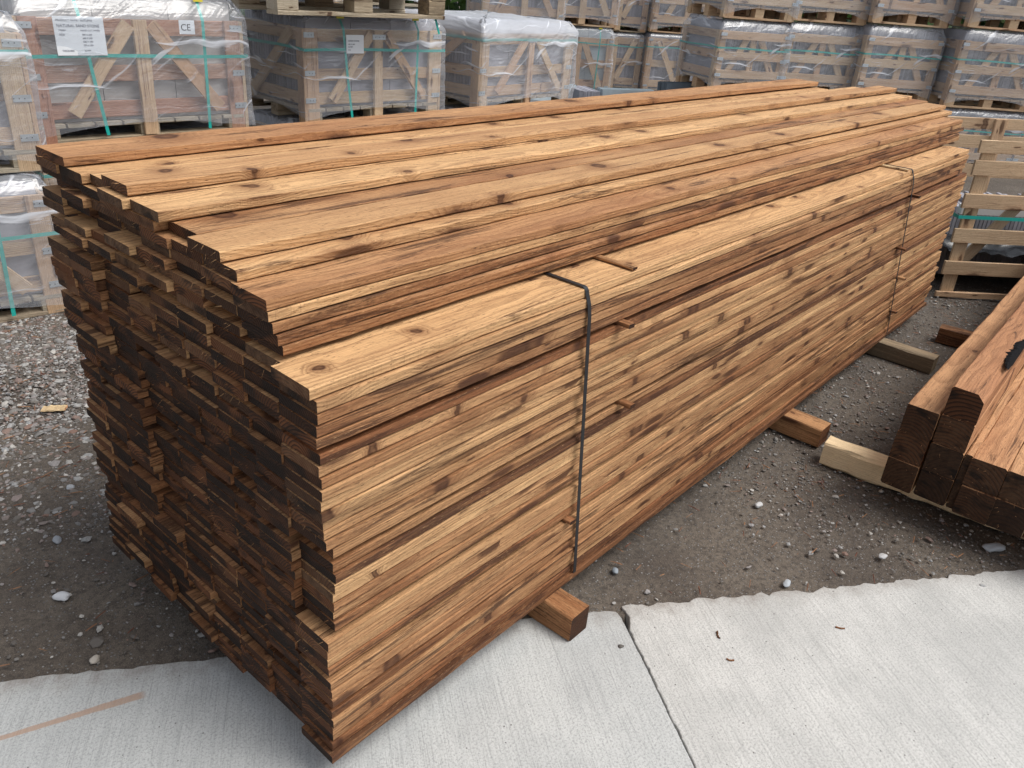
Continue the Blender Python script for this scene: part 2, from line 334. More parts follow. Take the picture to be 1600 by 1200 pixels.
# concrete pads with ragged edges and the cracked joint between them
def conc_mat(name, base, warm):
    t = NT(name); P = t.n('ShaderNodeTexCoord').outputs['Object']
    rot = t.n('ShaderNodeVectorRotate', rotation_type='Z_AXIS'); t.put(rot.inputs['Vector'], P); rot.inputs['Angle'].default_value = -math.atan2(JD.y, JD.x)
    q = rot.outputs[0]
    br = t.noise(t.scale(q, (2.6, 135, 2.6)), 1.0, 4, .78); br2 = t.noise(t.scale(q, (9, 400, 9)), 1.0, 3, .7)
    cl = t.noise(P, 3.1, 6, .68); sp = t.noise(P, 210, 5, .8); pit = t.vor(P, 75)
    c = t.mix(t.step(cl, .3, .7), tuple(v*.92 for v in base), warm)
    c = t.mix(t.step(br, .48, .68, 0, .45), c, tuple(v*.62 for v in base))
    c = t.mix(t.step(br2, .5, .7, 0, .6), c, tuple(v*.55 for v in base))
    c = t.mix(t.step(sp, .49, .60, 0, .72), c, tuple(v*.55 for v in base))
    c = t.mix(t.step(sp, .45, .3, 0, .5), c, tuple(min(.9, v*1.3) for v in base))
    pc = t.n('ShaderNodeSeparateColor'); t.put(pc.inputs[0], pit.outputs['Color'])
    pm = t.math('MULTIPLY', t.step(pit.outputs['Distance'], .16, .08), t.math('GREATER_THAN', pc.outputs[0], .93))
    c = t.mix(pm, c, (.10, .09, .085))
    # dirt tracked along the pad's edge
    sx = t.n('ShaderNodeSeparateXYZ'); t.put(sx.inputs[0], P)
    ed = t.math('ADD', sx.outputs[1], t.math('MULTIPLY_ADD', sx.outputs[0], .705, -.455))
    dn = t.noise(P, 22, 4, .7)
    c = t.mix(t.math('MULTIPLY', t.step(t.math('ADD', ed, t.math('MULTIPLY', dn, .10)), -.05, .09, 0, .8), t.step(dn, .3, .7, .35, 1)), c, (.20, .17, .145))
    # faint rust streak
    A = Vector((-.60, .62)); B = Vector((-.135, .446)); D = (B-A).normalized()
    al = t.math('ADD', t.math('MULTIPLY', t.math('SUBTRACT', sx.outputs[0], A.x), D.x), t.math('MULTIPLY', t.math('SUBTRACT', sx.outputs[1], A.y), D.y))
    pe = t.math('ABSOLUTE', t.math('SUBTRACT', t.math('MULTIPLY', t.math('SUBTRACT', sx.outputs[0], A.x), -D.y), t.math('MULTIPLY', t.math('SUBTRACT', sx.outputs[1], A.y), -D.x)))
    wd = t.math('MULTIPLY_ADD', al, .018, .003)
    rm = t.math('MULTIPLY', t.step(t.math('ADD', pe, t.math('MULTIPLY', t.math('SUBTRACT', dn, .5), .006)), wd, t.math('MULTIPLY', wd, .6)), t.math('MULTIPLY', t.step(al, (B-A).length, (B-A).length-.02), t.step(al, 0, .1)))
    c = t.mix(t.math('MULTIPLY', rm, t.step(sp, .2, .7, .85, .4)), c, (.36, .18, .08))
    h = t.math('ADD', t.math('ADD', br, t.math('MULTIPLY', br2, .5)), t.math('ADD', t.math('MULTIPLY', sp, .5), t.math('MULTIPLY', pm, -1.)))
    return t.fin(c, .82, t.bump(h, .6, .0022))
def ragged(pts, step=.012, amp=.004, rnd=random.Random(3)):
    out = []
    for (a, b) in zip(pts, pts[1:]):
        a = Vector(a); b = Vector(b); n = max(1, int((b-a).length/step)); n = min(n, 260)
        pn = Vector((-(b-a).y, (b-a).x)).normalized()
        for i in range(n):
            q = a+(b-a)*i/n; k = amp*(fb(q.x, q.y, 14, 3)*1.1+fb(q.x, q.y, 60, 2, 4)*.7+rnd.uniform(-.25, .25))
            out.append(q+pn*k)
    out.append(Vector(pts[-1])); return out
def pad(name, loop, mat):
    # loop is counter-clockwise; top with a worn rounded arris, skirt down into the dirt
    cx = sum(p_.x for p_ in loop)/len(loop); cy_ = sum(p_.y for p_ in loop)/len(loop); n = len(loop)
    nr = []
    for i in range(n):
        d = (loop[(i+1) % n]-loop[i-1]); nn = Vector((d.y, -d.x)).normalized() if d.length else Vector((0, 0)); nr.append(nn)
    vs = [(p_.x-m.x*.0022, p_.y-m.y*.0022, .0) for p_, m in zip(loop, nr)]+[(p_.x-m.x*.0006, p_.y-m.y*.0006, -.001) for p_, m in zip(loop, nr)]+[(p_.x, p_.y, -.005) for p_ in loop]+[(p_.x, p_.y, -.12) for p_ in loop]
    fs = [tuple(range(n))]
    for k in range(3):
        for i in range(n):
            j = (i+1) % n; fs.append((k*n+j, k*n+i, (k+1)*n+i, (k+1)*n+j)[::-1][::-1])
    mb = MB(); mb.add(vs, fs); o = mb.build(name, mat); return tag(o, None, None, kind='structure')
jl = [JX+JD*s_ for s_ in (0, .03, .08, .2, .45, 1.2, 3.0)]
jp = [Vector((.815, -.112)), Vector((.799, -.150)), Vector((.766, -.172))]+[JX+JD*s_ for s_ in (.15, .30, .45, .8, 1.5, 3.0)]
jl = [Vector((.790, -.113)), Vector((.782, -.135)), Vector((.760, -.168))]+[JX+JD*s_+Vector((-.0018, .0013)) for s_ in (.15, .30, .45, .8, 1.5, 3.0)]
jr = [q+Vector((.0012, -.0009)) if i > 2 else q for i, q in enumerate(jp)]
e_l = [Vector(q) for q in EDGE if q[0] < .79]; e_r = [Vector(q) for q in EDGE if q[0] > .82]
left = ragged(e_l+[jl[0]], .014, .006)+ragged(jl, .007, .0012)[1:]
left = left+[Vector((-9, -2.0))]
pad('concrete_pad', left[::-1], conc_mat('brushed_concrete_cool', (.45, .462, .46), (.53, .54, .53)))
right = ragged([jr[0]]+e_r, .014, .010)
jrr = ragged(jr, .007, .0032)
right = jrr[::-1]+right[1:]+[Vector((9, -9))]
pad('concrete_pad', right[::-1], conc_mat('brushed_concrete_warm', (.48, .48, .465), (.59, .585, .565)))

# ------------------------------------------------------------------ gravel, litter
def pebble(mb, c, s, rnd, flat=.6):
    rot = Matrix.Rotation(rnd.random()*6.28, 3, 'Z') @ Matrix.Rotation(rnd.uniform(-.4, .4), 3, 'X')
    ph = (1+5**.5)/2
    base = [(-1, ph, 0), (1, ph, 0), (-1, -ph, 0), (1, -ph, 0), (0, -1, ph), (0, 1, ph), (0, -1, -ph), (0, 1, -ph), (ph, 0, -1), (ph, 0, 1), (-ph, 0, -1), (-ph, 0, 1)]
    sx, sy, sz = rnd.uniform(.7, 1.3), rnd.uniform(.6, 1.), flat*rnd.uniform(.6, 1.1)
    vs = []
    for q in base:
        k = rnd.uniform(.68, 1.28)/1.9*s; vq = rot @ Vector((q[0]*k*sx, q[1]*k*sy, q[2]*k*sz)); vs.append((vq.x+c[0], vq.y+c[1], vq.z+c[2]))
    mb.add(vs, [(0, 11, 5), (0, 5, 1), (0, 1, 7), (0, 7, 10), (0, 10, 11), (1, 5, 9), (5, 11, 4), (11, 10, 2), (10, 7, 6), (7, 1, 8), (3, 9, 4), (3, 4, 2), (3, 2, 6), (3, 6, 8), (3, 8, 9), (4, 9, 5), (2, 4, 11), (6, 2, 10), (8, 6, 7), (9, 8, 1)])
rg = random.Random(11); mb = MB()
def dens(x, y):
    d = (y-edge_y(x))*.8
    if d < .012: return 0
    if y > .6 or x < 0: k = .05+.95*min(1, max(0, (d-.42)/.30))
    else: k = .05+.6*min(1, max(0, (x-1.25)/.7))
    return k*(.75+.6*fb(x, y, 2.1, 2))
cnt = 0
while cnt < 66000:
    if rg.random() < .66: x = min(3.2, max(-2.2, rg.gauss(.35, .62))); y = rg.uniform(.45, 2.9)+abs(rg.gauss(0, .35))*(rg.random() < .5)
    else: x = rg.uniform(.7, 4.4)+abs(rg.gauss(0, .5))*(rg.random() < .3); y = rg.uniform(-1.3, .25)-abs(rg.gauss(0, .4))*(rg.random() < .25)
    if 0.05 < x < 3.6 and .06 < y < .82 or (y < 1.9 and x > .75+.1*y and y > .3 and rg.random() < .8): continue
    if rg.random() > dens(x, y): continue
    s = min(.018, .0029*math.exp(rg.gauss(.28, .55))); s = s*(.72 if y < .3 else 1); pebble(mb, (x, y, -.002+s*.12), s, rg, .5); cnt += 1
t = NT('mixed_gravel'); g = t.n('ShaderNodeNewGeometry').outputs['Random Per Island']; P = t.n('ShaderNodeTexCoord').outputs['Object']
cr = t.n('ShaderNodeValToRGB'); t.put(cr.inputs[0], g); el = cr.color_ramp.elements
el[0].position = 0; el[0].color = (.08, .068, .06, 1); el[1].position = 1; el[1].color = (.50, .48, .45, 1)
for p_, c_ in ((.25, (.14, .125, .11, 1)), (.45, (.22, .215, .21, 1)), (.6, (.20, .115, .085, 1)), (.75, (.29, .295, .30, 1)), (.92, (.38, .36, .33, 1))):
    e = el.new(p_); e.color = c_
o = mb.build('gravel', t.fin(t.mix(t.step(t.noise(P, 180, 3), .4, .7, 0, .4), cr.outputs[0], (.12, .11, .10)), .7)); tag(o, 'grey and brown gravel scattered over the dirt yard', 'gravel', kind='stuff')
mb = MB()
for _ in range(4200):
    if rg.random() < .6: x = rg.uniform(-1.0, 2.0); y = rg.uniform(.3, 3.4)
    else: x = rg.uniform(.7, 4.4); y = rg.uniform(-1.3, .25)
    if (y-edge_y(x))*.8 < .0 or rg.random() > .25+dens(x, y): continue
    a = rg.random()*6.28; ln = rg.uniform(.004, .02); wd = rg.uniform(.0006, .0018); dx, dy = math.cos(a)*ln, math.sin(a)*ln; px, py = -math.sin(a)*wd, math.cos(a)*wd
    z = .003+rg.random()*.003
    mb.add([(x-dx-px, y-dy-py, z), (x+dx-px, y+dy-py, z+rg.uniform(-.001, .003)), (x+dx+px, y+dy+py, z+.001), (x-dx+px, y-dy+py, z), (x, y, z+.0012+wd)], [(0, 1, 4), (1, 2, 4), (2, 3, 4), (3, 0, 4)])
t = NT('bark_shreds'); g = t.n('ShaderNodeNewGeometry').outputs['Random Per Island']
o = mb.build('litter', t.fin(t.mix(g, (.11, .035, .02), (.30, .16, .08)), .8)); tag(o, 'reddish bark shreds and wood splinters on the dirt', 'litter', kind='stuff')

def stone_obj(x, y, s, col, label, name='stone', cat='stone', flat=.6, seed=0, z=0, el_=None):
    rnd = random.Random(seed*13+5)
    import bmesh
    bm = bmesh.new(); bmesh.ops.create_icosphere(bm, subdivisions=3, radius=s)
    so_ = Vector((rnd.random()*9, rnd.random()*9, rnd.random()*9))
    for v in bm.verts:
        k = 1+.38*noise.noise(v.co/s*1.1+so_)+.12*noise.noise(v.co/s*3+so_)
        v.co = Vector((v.co.x*k*(el_ or 1.2), v.co.y*k*.85, v.co.z*k*flat))
        v.co.z = max(v.co.z, -s*.25)
    me = bpy.data.meshes.new(name); bm.to_mesh(me); bm.free(); me.materials.append(stone(name+'_rock', col)); me.polygons.foreach_set('use_smooth', [rnd.random() < 2]*len(me.polygons))
    o = bpy.data.objects.new(name, me); COL.objects.link(o); o.location = (x, y, z+s*.2); o.rotation_euler = (0, 0, rnd.random()*3); tag(o, label, cat, 'loose stones on the yard'); return o
for i, a in enumerate([(-.139, .852, .016, (.55, .56, .58), 'largest pale grey stone on the dirt left of the timber pack'),
        (-.061, 1.07, .012, (.28, .30, .33), 'rounded mid grey stone on gravel just behind the large pale stone'),
        (-.173, .609, .011, (.42, .38, .33), 'small buff stone on dirt close to the concrete edge at left'),
        (.916, -.024, .010, (.24, .27, .30), 'small blue grey stone on dirt near the protruding end of the bearer'),
        (1.501, -.16, .013, (.46, .46, .46), 'small pale stone between the timber pack and the white bark plank'),
        (1.535, -.53, .012, (.44, .44, .44), 'pale stone on dirt in front of the square post stack'),
        (1.213, -.380, .012, (.38, .41, .44), 'grey stone lying on the dirt right at the concrete edge'),
        (1.832, -.757, .020, (.36, .38, .40), 'elongated grey stone on dirt at the right picture edge'),
        (.06, 1.28, .011, (.36, .38, .40), 'grey pebble on gravel midway up the left side of the pack'),
        (.45, 2.05, .013, (.30, .34, .42), 'blue grey stone on gravel below the left wrapped crate'),
        (.70, -.19, .006, (.10, .09, .08), 'tiny dark pebble on concrete beside the near bearer'),
        (1.619, -.776, .006, (.35, .35, .35), 'tiny grey pebble alone on the concrete slab at right')]):
    stone_obj(a[0], a[1], a[2], a[3], a[4], seed=i, el_=1.7 if 'elongated' in a[4] else None)
mb = MB(); plank(mb, .075, .032, .008, 6, random.Random(5), ch=.003, rough=.002)
o = mb.build('wood_chip', [M['raw'], M['raw_end']]); wood_props(o, .9); o.location = (.17, 1.76, .004); o.rotation_euler = (.1, -.06, -.75); tag(o, 'orange brown wood chip lying on the gravel left of the pack', 'wood chip')
for (x, y, rz, ln, lb) in [(.90, -.35, .9, .024, 'dark red wood sliver on the right concrete slab'), (.86, -.405, 2.2, .018, 'thin curled dark fibre on the concrete slab, below the red sliver'), (1.165, -.555, 2.4, .022, 'grey wood sliver on the right concrete slab, farthest from the joint')]:
    mb = MB(); plank(mb, ln, .0045, .003, 6, random.Random(int(ln*1000)), ch=.001, rough=.0006, bow=.003)
    o = mb.build('wood_sliver', [M['timber'], M['timber_end']]); wood_props(o, .05); o.location = (x, y, .0005); o.rotation_euler = (0, 0, rz); tag(o, lb, 'wood sliver')
mb = MB(); plank(mb, .05, .012, .006, 5, random.Random(9), ch=.003, rough=.002)
o = mb.build('plastic_scrap', [plain('blue_plastic', (.05, .20, .62), .4)]*2); o.location = (.73, 2.33, .003); o.rotation_euler = (0, 0, -.6); tag(o, 'crumpled bright blue plastic scrap on gravel beside the left crate', 'plastic scrap')

# ------------------------------------------------------------------ the big timber pack
ZB, T = .0725, .0210
GAPS = {6: .0105, 9: .0105, 13: .0105, 20: .0120, 30: .0105}
rb = random.Random(21)
W0 = .0975
levels = []; z = ZB
for l in range(1, 36):
    levels.append(z); z += T+GAPS.get(l, 0)
ZTOP = z                                       # about .862
def near_x(l):                                 # how far each layer's end stands back at the near corner
    if l == 35: return -.010
    if l >= 31: return -.004
    if l >= 22: return .006 if l < 25 else .0
    if l >= 14: return .022
    if l >= 5: return .004
    return .006 if l > 1 else -.004
def off_y(l):
    if l == 35: return .004
    if l >= 31: return -.001
    if l >= 25: return .002
    if l >= 14: return .0065
    if l >= 2: return .001
    return -.004
boards = []
for l in range(1, 36):
    for c in range(9):
        z = levels[l-1]
        y = c*W0 + (off_y(l)+(rb.uniform(-.0045, .0035) if l < 35 else 0) if c == 0 else rb.uniform(-.0015, .0015))
        if c == 0: x = near_x(l)+rb.uniform(-.0015, .0015)
        else:
            cl = noise.noise(Vector((c*1.7, l*.33, 2.2)))
            calm = c < 5 and 7 < l < 30
            x = .006+cl*(.005 if calm else .010)+rb.gauss(0, .0022 if calm else .0042)
            if rb.random() < (.05 if calm else .09): x -= rb.uniform(.005, .014)
            if rb.random() < .03: x += rb.uniform(.012, .03)
            if c >= 7 and l > 26: x -= .015
            x += .012 if (2 <= c <= 5 and l > 12 and l < 28) else 0
        Lb = (3.70+rb.uniform(-.03, .02)) if l < 31 else (3.57+rb.uniform(-.02, .015))
        if c == 0 and l in (3, 9, 16, 23): Lb += .03
        if c == 0: tone = min(.85, max(.0, rb.gauss(.27, .27) + (.12 if l in (24, 23, 30, 29, 13) else 0)))
        else: tone = min(.97, max(.0, rb.gauss(.14, .20)+(.26 if l > 29 else 0)+(.14 if c > 6 else 0)))  # upper rows and far left columns paler: light on the ends painted into tone
        if l == 1 and c == 0: tone = .02
        if l == 35 and c == 0: tone = .82
        boards.append(dict(x=x, y=y, z=z, L=Lb-x, W=.0955+rb.uniform(-.001, .001), T=T*(.875+rb.uniform(-.018, .012)), tone=tone, c=c, l=l, kind='main'))
ch_rows = [([.100, .197, .294, .391, .488, .585, .682, .779], 5), ([.190, .287, .384, .481, .578, .675, .772], 1), ([.226, .3225, .419, .5155, .612, .7085, .800], 1), ([.397, .4935, .590, .6865, .783], 1), ([.500, .742], 1)]
z = ZTOP+.0065; row = 0
ends = {0: (3.62, .02)}
for starts, n in ch_rows:
    for k in range(n):
        row += 1; TT = .0188 if n == 5 else .0198
        for ci, y in enumerate(starts):
            Wd = .0935 if not (row == 9 and ci == 1) else .122
            x = rb.gauss(0, .010)
            if ci == 0: x = {1: .012, 2: .004, 3: .0, 4: -.004, 5: -.006, 6: .0, 7: -.004, 8: -.008, 9: -.006}[row]
            if row == 9 and ci == 1: x = -.006
            far = 3.56 if y > .68 else 3.86 if y > .15 else 3.78
            tone = min(.98, max(.25, rb.gauss(.66, .17)) - (.22 if (ci == 0 and row < 5) else 0))
            yy = y+rb.uniform(-.0015, .0015) if ci else y+(0, -.0, .0, .004, .006, .006, 0, 0, 0, 0)[row]
            boards.append(dict(x=x, y=yy, z=z, L=far+rb.uniform(-.04, .04)-x, W=Wd, T=TT*.88, tone=tone, c=ci, l=row, kind='crown', top=(n < 5 or k == 4)))
        z += TT+(.0006 if n < 5 else 0)
def importance(b):
    if b['c'] == 0 or b['kind'] == 'crown' and (b['l'] >= 5): return 1e3
    q = Vector((0, b['y']+.05, b['z']+.01)); d = (q-CAM); return abs(d.x)/d.length**3*(1.4 if b['kind'] == 'crown' else 1)
boards.sort(key=importance, reverse=True)
mass = MB(); SM = None
for i, b in enumerate(boards):
    rnd = random.Random(i*7+1); seed = rnd.random()*9
    seen_side = b['c'] == 0 or (b['kind'] == 'crown' and b['l'] >= 5)
    kw = dict(ch=.0011, rough=.0006 if seen_side else .0003, endtilt=.02, splint=rnd.choice((0, 0, 1, 3, 5)), bow=rnd.uniform(-.0015, .0015) if seen_side else 0, wane=.004 if rnd.random() < .15 else 0)
    segs = 60 if seen_side else 4
    if i < 300:
        mb = MB(); plank(mb, b['L'], b['W'], b['T'], segs, rnd, mats=(0, 1, 2), **kw)
        o = mb.build('timber_board', [M['timber'], M['timber_end'], M['timber']]); o.location = (b['x'], b['y'], b['z'])
        if b['kind'] == 'crown' and b['l'] >= 6: o.rotation_euler = (0, rnd.uniform(-.0028, 0) if b['top'] and b['l'] > 6 else 0, {7: (b['c']-3)*.0011, 8: (b['c']-2)*.0020, 9: (-.0065, .0025)[min(1, b['c'])]}.get(b['l'], 0))
        wood_props(o, b['tone'], seed)
        tw = tonew(b['tone'])
        if b['kind'] == 'main':
            if b['c'] == 0:
                if b['l'] == 35: lb = 'wide open top board of the strapped side, the ledge the black bands bend over'
                elif b['l'] == 1: lb = 'lowest near black board of the strapped side, resting straight on the bearers'
                else: lb = '%s board in the strapped long side, %s up from the ground' % (tw, ordn(b['l']))
            else: lb = '%s board end, %s row up, %s column in from the near corner' % (tw, ordn(b['l']), ordn(b['c']+1))
            grp = 'boards of the strapped pack'
        else:
            if b['l'] == 9: lb = 'topmost wide board at the far left edge of the loose heap' if b['c'] else 'highest board in the middle of the loose heap on top of the pack'
            elif b['l'] >= 5: lb = '%s loose board atop the pack, heap row %s, %s across from the strapped side' % (tw, ordn(b['l']), ordn(b['c']+1))
            elif b['c'] == 0: lb = '%s loose board above the ledge, heap row %s, facing the strapped side' % (tw, ordn(b['l']))
            else: lb = '%s loose board end above the bands, heap row %s, %s across' % (tw, ordn(b['l']), ordn(b['c']+1))
            grp = 'loose boards heaped on the pack'
        tag(o, lb, 'board', grp)
    else:
        plank(mass, b['L'], b['W'], b['T'], 2, rnd, mats=(0, 1, 0), origin=(b['x'], b['y'], b['z']), a=(seed, b['tone']), ch=.0015, rough=.0002, endtilt=.02)
o = mass.build('stacked_boards', [M['heap'], M['heap_end']], attrs=True)
tag(o, 'remaining brown board ends deep in the far left part of the pack', 'boards', 'boards of the strapped pack', 'stuff')

def stick(L, W, H, loc, rz, label, name='spacer_stick', cat='spacer stick', group=None, tone=.4, mat='timber', segs=8, rough=.0006, ch=.0015, wane=0):
    mb = MB(); plank(mb, L, W, H, segs, random.Random(int(loc[0]*997+loc[2]*331)), ch=ch, rough=rough, wane=wane)
    o = mb.build(name, [M[mat], M[mat+'_end'] if mat+'_end' in M else M[mat]]); o.location = loc; o.rotation_euler = (0, 0, rz); wood_props(o, tone); tag(o, label, cat, group); return o
gl = {k: levels[k-1]+T*.95 for k in GAPS}
places = {30: 'top', 20: 'second', 13: 'third', 6: 'lowest'}
for k, xx, pr, wh, pc, tn_ in ((30, .795, .030, 'near', 'top', .3), (20, .86, .032, 'near', 'middle', .08), (9, .69, .016, 'near', 'lowest', .1), (30, 2.84, .030, 'far', 'top', .15), (20, 2.885, .034, 'far', 'second', .05), (13, 3.02, .030, 'far', 'third', .45), (6, 3.07, .026, 'far', 'lowest', .1)):
    stick(.90+pr, .021, .0098, (xx+.01, -pr+off_y(k), gl[k]), math.pi/2, '%s spacer stick poking out of the long side beside the %s black band' % (pc, wh), group='spacer sticks', tone=tn_)
stick(.40, .018, .0062, (.835, .004, ZTOP-.0004), math.pi/2, 'thin spacer stick lying on the ledge beside the near black band', group='spacer sticks', tone=.45)
stick(.40, .018, .0062, (2.70, .004, ZTOP-.0004), math.pi/2, 'pale thin spacer stick lying on the ledge beside the far black band', group='spacer sticks', tone=.8, mat='raw')

def band(name, xt, xb, label):
    # loop round the pack under the loose heap: flat strip 14 mm wide following the section
    Y0, Y1, Z0, Z1 = .0022, .885, ZB-.0022, ZTOP+.0004; w_ = .0058; th = .0009
    path = []
    for a in range(0, 91, 15): path.append((Y0+.010-.010*math.sin(R_(a)), Z1-.010+.010*math.cos(R_(a))))
    for q in range(1, 30):
        z_ = Z1-.01-(Z1-Z0-.02)*q/30; path.append((max(-.0072, .0022-(Z1-z_)*.20), z_))
    Y0 = -.006
    for a in range(0, 91, 30): path.append((Y0+.006-.006*math.cos(R_(a)), Z0+.006-.006*math.sin(R_(a))))
    path += [(Y1-.01, Z0), (Y1, Z0+.01), (Y1, Z1-.01), (Y1-.01, Z1)]
    n = len(path); mb = MB(); vs = []; fs = []
    for i, (y, z_) in enumerate(path):
        a = path[i-1]; b = path[(i+1) % n]; tx, tz = b[0]-a[0], b[1]-a[1]; L_ = math.hypot(tx, tz); nx, nz = -tz/L_, tx/L_
        s_ = (Z1-z_)/(Z1-Z0); xc = xt+(xb-xt)*s_
        tw = .12*math.sin(i*.5)
        for (dx, dn) in ((-w_, 0), (w_, 0), (w_, th), (-w_, th)): vs.append((xc+dx, y-nx*dn, z_-nz*dn))
    for i in range(n):
        j = (i+1) % n
        for k in range(4): k2 = (k+1) % 4; fs.append((i*4+k, i*4+k2, j*4+k2, j*4+k))
    mb.add(vs, fs); o = mb.build(name, M['band']); tag(o, label, 'strap', 'black bands round the pack')
band('strapping_band', .650, .742, 'near black strapping band running down the long side of the pack')
band('strapping_band', 2.745, 3.10, 'far black strapping band running slanted down the long side near its end')

stick(1.16, .070, .072, (.690, -.094, 0), math.pi/2, 'thick square bearer sticking out under the pack onto the concrete', 'timber_bearer', 'bearer', 'bearers under the pack', .42, segs=12, rough=.001, ch=.003)
stick(1.20, .085, .070, (2.075, -.150, .0015), math.pi/2, 'pale brown bearer end sticking out on the dirt under the middle of the pack', 'timber_bearer', 'bearer', 'bearers under the pack', .62, segs=12, rough=.001, ch=.003)
stick(1.30, .075, .071, (3.075, -.245, .001), math.pi/2, 'dark grey brown bearer end sticking out under the far end of the pack', 'timber_bearer', 'bearer', 'bearers under the pack', .0, mat='grey_wood', segs=12, rough=.001, ch=.003)

# ------------------------------------------------------------------ square posts at the right
stick(1.30, .075, .084, (1.888, -.196, .002), R_(-85), 'pale plank with chipped bark under the near ends of the square posts', 'timber_bearer', 'bearer', None, .98, 'cream', 30, .0025, .006, .012)
stick(.9, .07, .075, (3.42, -.15, .002), R_(-84), 'dark bearer under the square posts behind their near ends', 'timber_bearer', 'bearer', None, .05, 'timber', 10, .001, .003)
PW, PH = .090, .0925
px0, rz = 1.795, R_(1.2)
names = []
cols = [(-.505, 3, 0.), (-.600, 4, 0.), (-.714, 2, .0), (-.808, 2, .004), (-.903, 2, .01), (-.998, 2, -.01)]
pl = ['leftmost', 'second', 'third', 'fourth', 'fifth', 'sixth']
for ci, (y0, n, dx) in enumerate(cols):
    for k in range(n):
        rnd = random.Random(ci*9+k+50)
        low = (ci == 1 and k < 2)
        mb = MB(); plank(mb, 3.4, PW+(.0 if ci < 2 else .003), PH, 40, rnd, ch=.003, rough=.0007, endtilt=.06, splint=6, mats=(0, 1, 2), wane=.02 if (ci == 1 and k == 3) else 0)
        o = mb.build('square_post', [M['post'], M['post_end'], M['post']])
        o.location = (px0+dx+rnd.uniform(-.006, .006), y0+rnd.uniform(-.002, .002), .0855+k*(PH+.001)); o.rotation_euler = (0, 0, rz+(R_(-.3) if ci >= 2 else 0)); wood_props(o, rnd.uniform(.55, .9))
        what = 'dark end of square post, %s column from the left, %s layer up' % (pl[ci], ordn(k+1))
        if k == n-1: what = {0: 'top post of the leftmost column in the square post stack', 1: 'highest square post, with a torn black edge, second column from the left', 2: 'reddish top post right of the raised column in the square post stack', 3: 'top square post beside the right picture edge, fourth column', 4: 'top square post cut off by the picture edge, fifth column', 5: 'top square post outermost at right, sixth column'}[ci]
        tag(o, what, 'timber post', 'square timber posts')
        if ci == 1 and k == n-1:
            mb = MB(); rr = random.Random(4); vs = []; fs = []; N = 26
            for i in range(N+1):
                q = i/N; wd = max(.1, math.sin(math.pi*q)**.6)*(1+.35*rr.uniform(-1, 1)); e_ = rr.uniform(-.0012, .0012)
                for (yy, zz) in ((.024*wd, PH+.0005+e_), (.012*wd, PH+.0042+e_), (.0005, PH+.002), (-.0052, PH-.010*wd), (-.0008, PH-.030*wd)): vs.append((.27+q*.34, yy, zz+.0006*rr.random()))
            for i in range(N):
                for j in range(4): fs.append((i*5+j, i*5+5+j, i*5+6+j, i*5+1+j))
            mb.add(vs, fs); bk_ = plain('black_bark', (.010, .010, .011), .95, nscale=90, bump=.5); bk_.node_tree.nodes['Principled BSDF'].inputs['Specular IOR Level'].default_value = .08
            mb.build('bark_strip', bk_, o)
# narrow post laid in the gap beside the raised column
mb = MB(); plank(mb, 3.2, .022, PH*2+.001, 30, random.Random(77), ch=.003, rough=.0007, splint=4, mats=(0, 1, 2)); o = mb.build('timber_offcut', [M['post'], M['post_end'], M['post']])
o.location = (px0+.008, -.6240, .0855); o.rotation_euler = (0, 0, rz); wood_props(o, .75); tag(o, 'narrow pale plank on edge between the raised posts and the reddish post', 'plank')

# ------------------------------------------------------------------ crates
def cboard(root, name, p0, p1, wd, th, yf, mat='crate_wood', tone=None, axis='y'):
    """board in the crate: from p0 to p1 (x,z) in a plane y=yf..yf+th, width wd"""
    p0 = Vector(p0); p1 = Vector(p1); L = (p1-p0).length; ang = math.atan2(p1.y-p0.y, p1.x-p0.x)
    mb = MB(); plank(mb, L, th, wd, 6, RN, ch=.0015, rough=.0012)
    o = mb.build(name, [M[mat], M[mat]], root); wood_props(o, tone)
    n = Vector((-math.sin(ang), math.cos(ang)))
    if axis == 'y':
        o.rotation_euler = (0, -ang, 0); q = p0-n*wd/2; o.location = (q.x, yf, q.y)
    else:   # side plane x = yf, p = (y, z)
        q = p0-n*wd/2
        o.rotation_euler = Matrix(((0, -1, 0), (math.cos(ang), 0, -math.sin(ang)), (math.sin(ang), 0, math.cos(ang)))).to_euler()
        o.location = (yf+th, q.x, q.y)
    return o
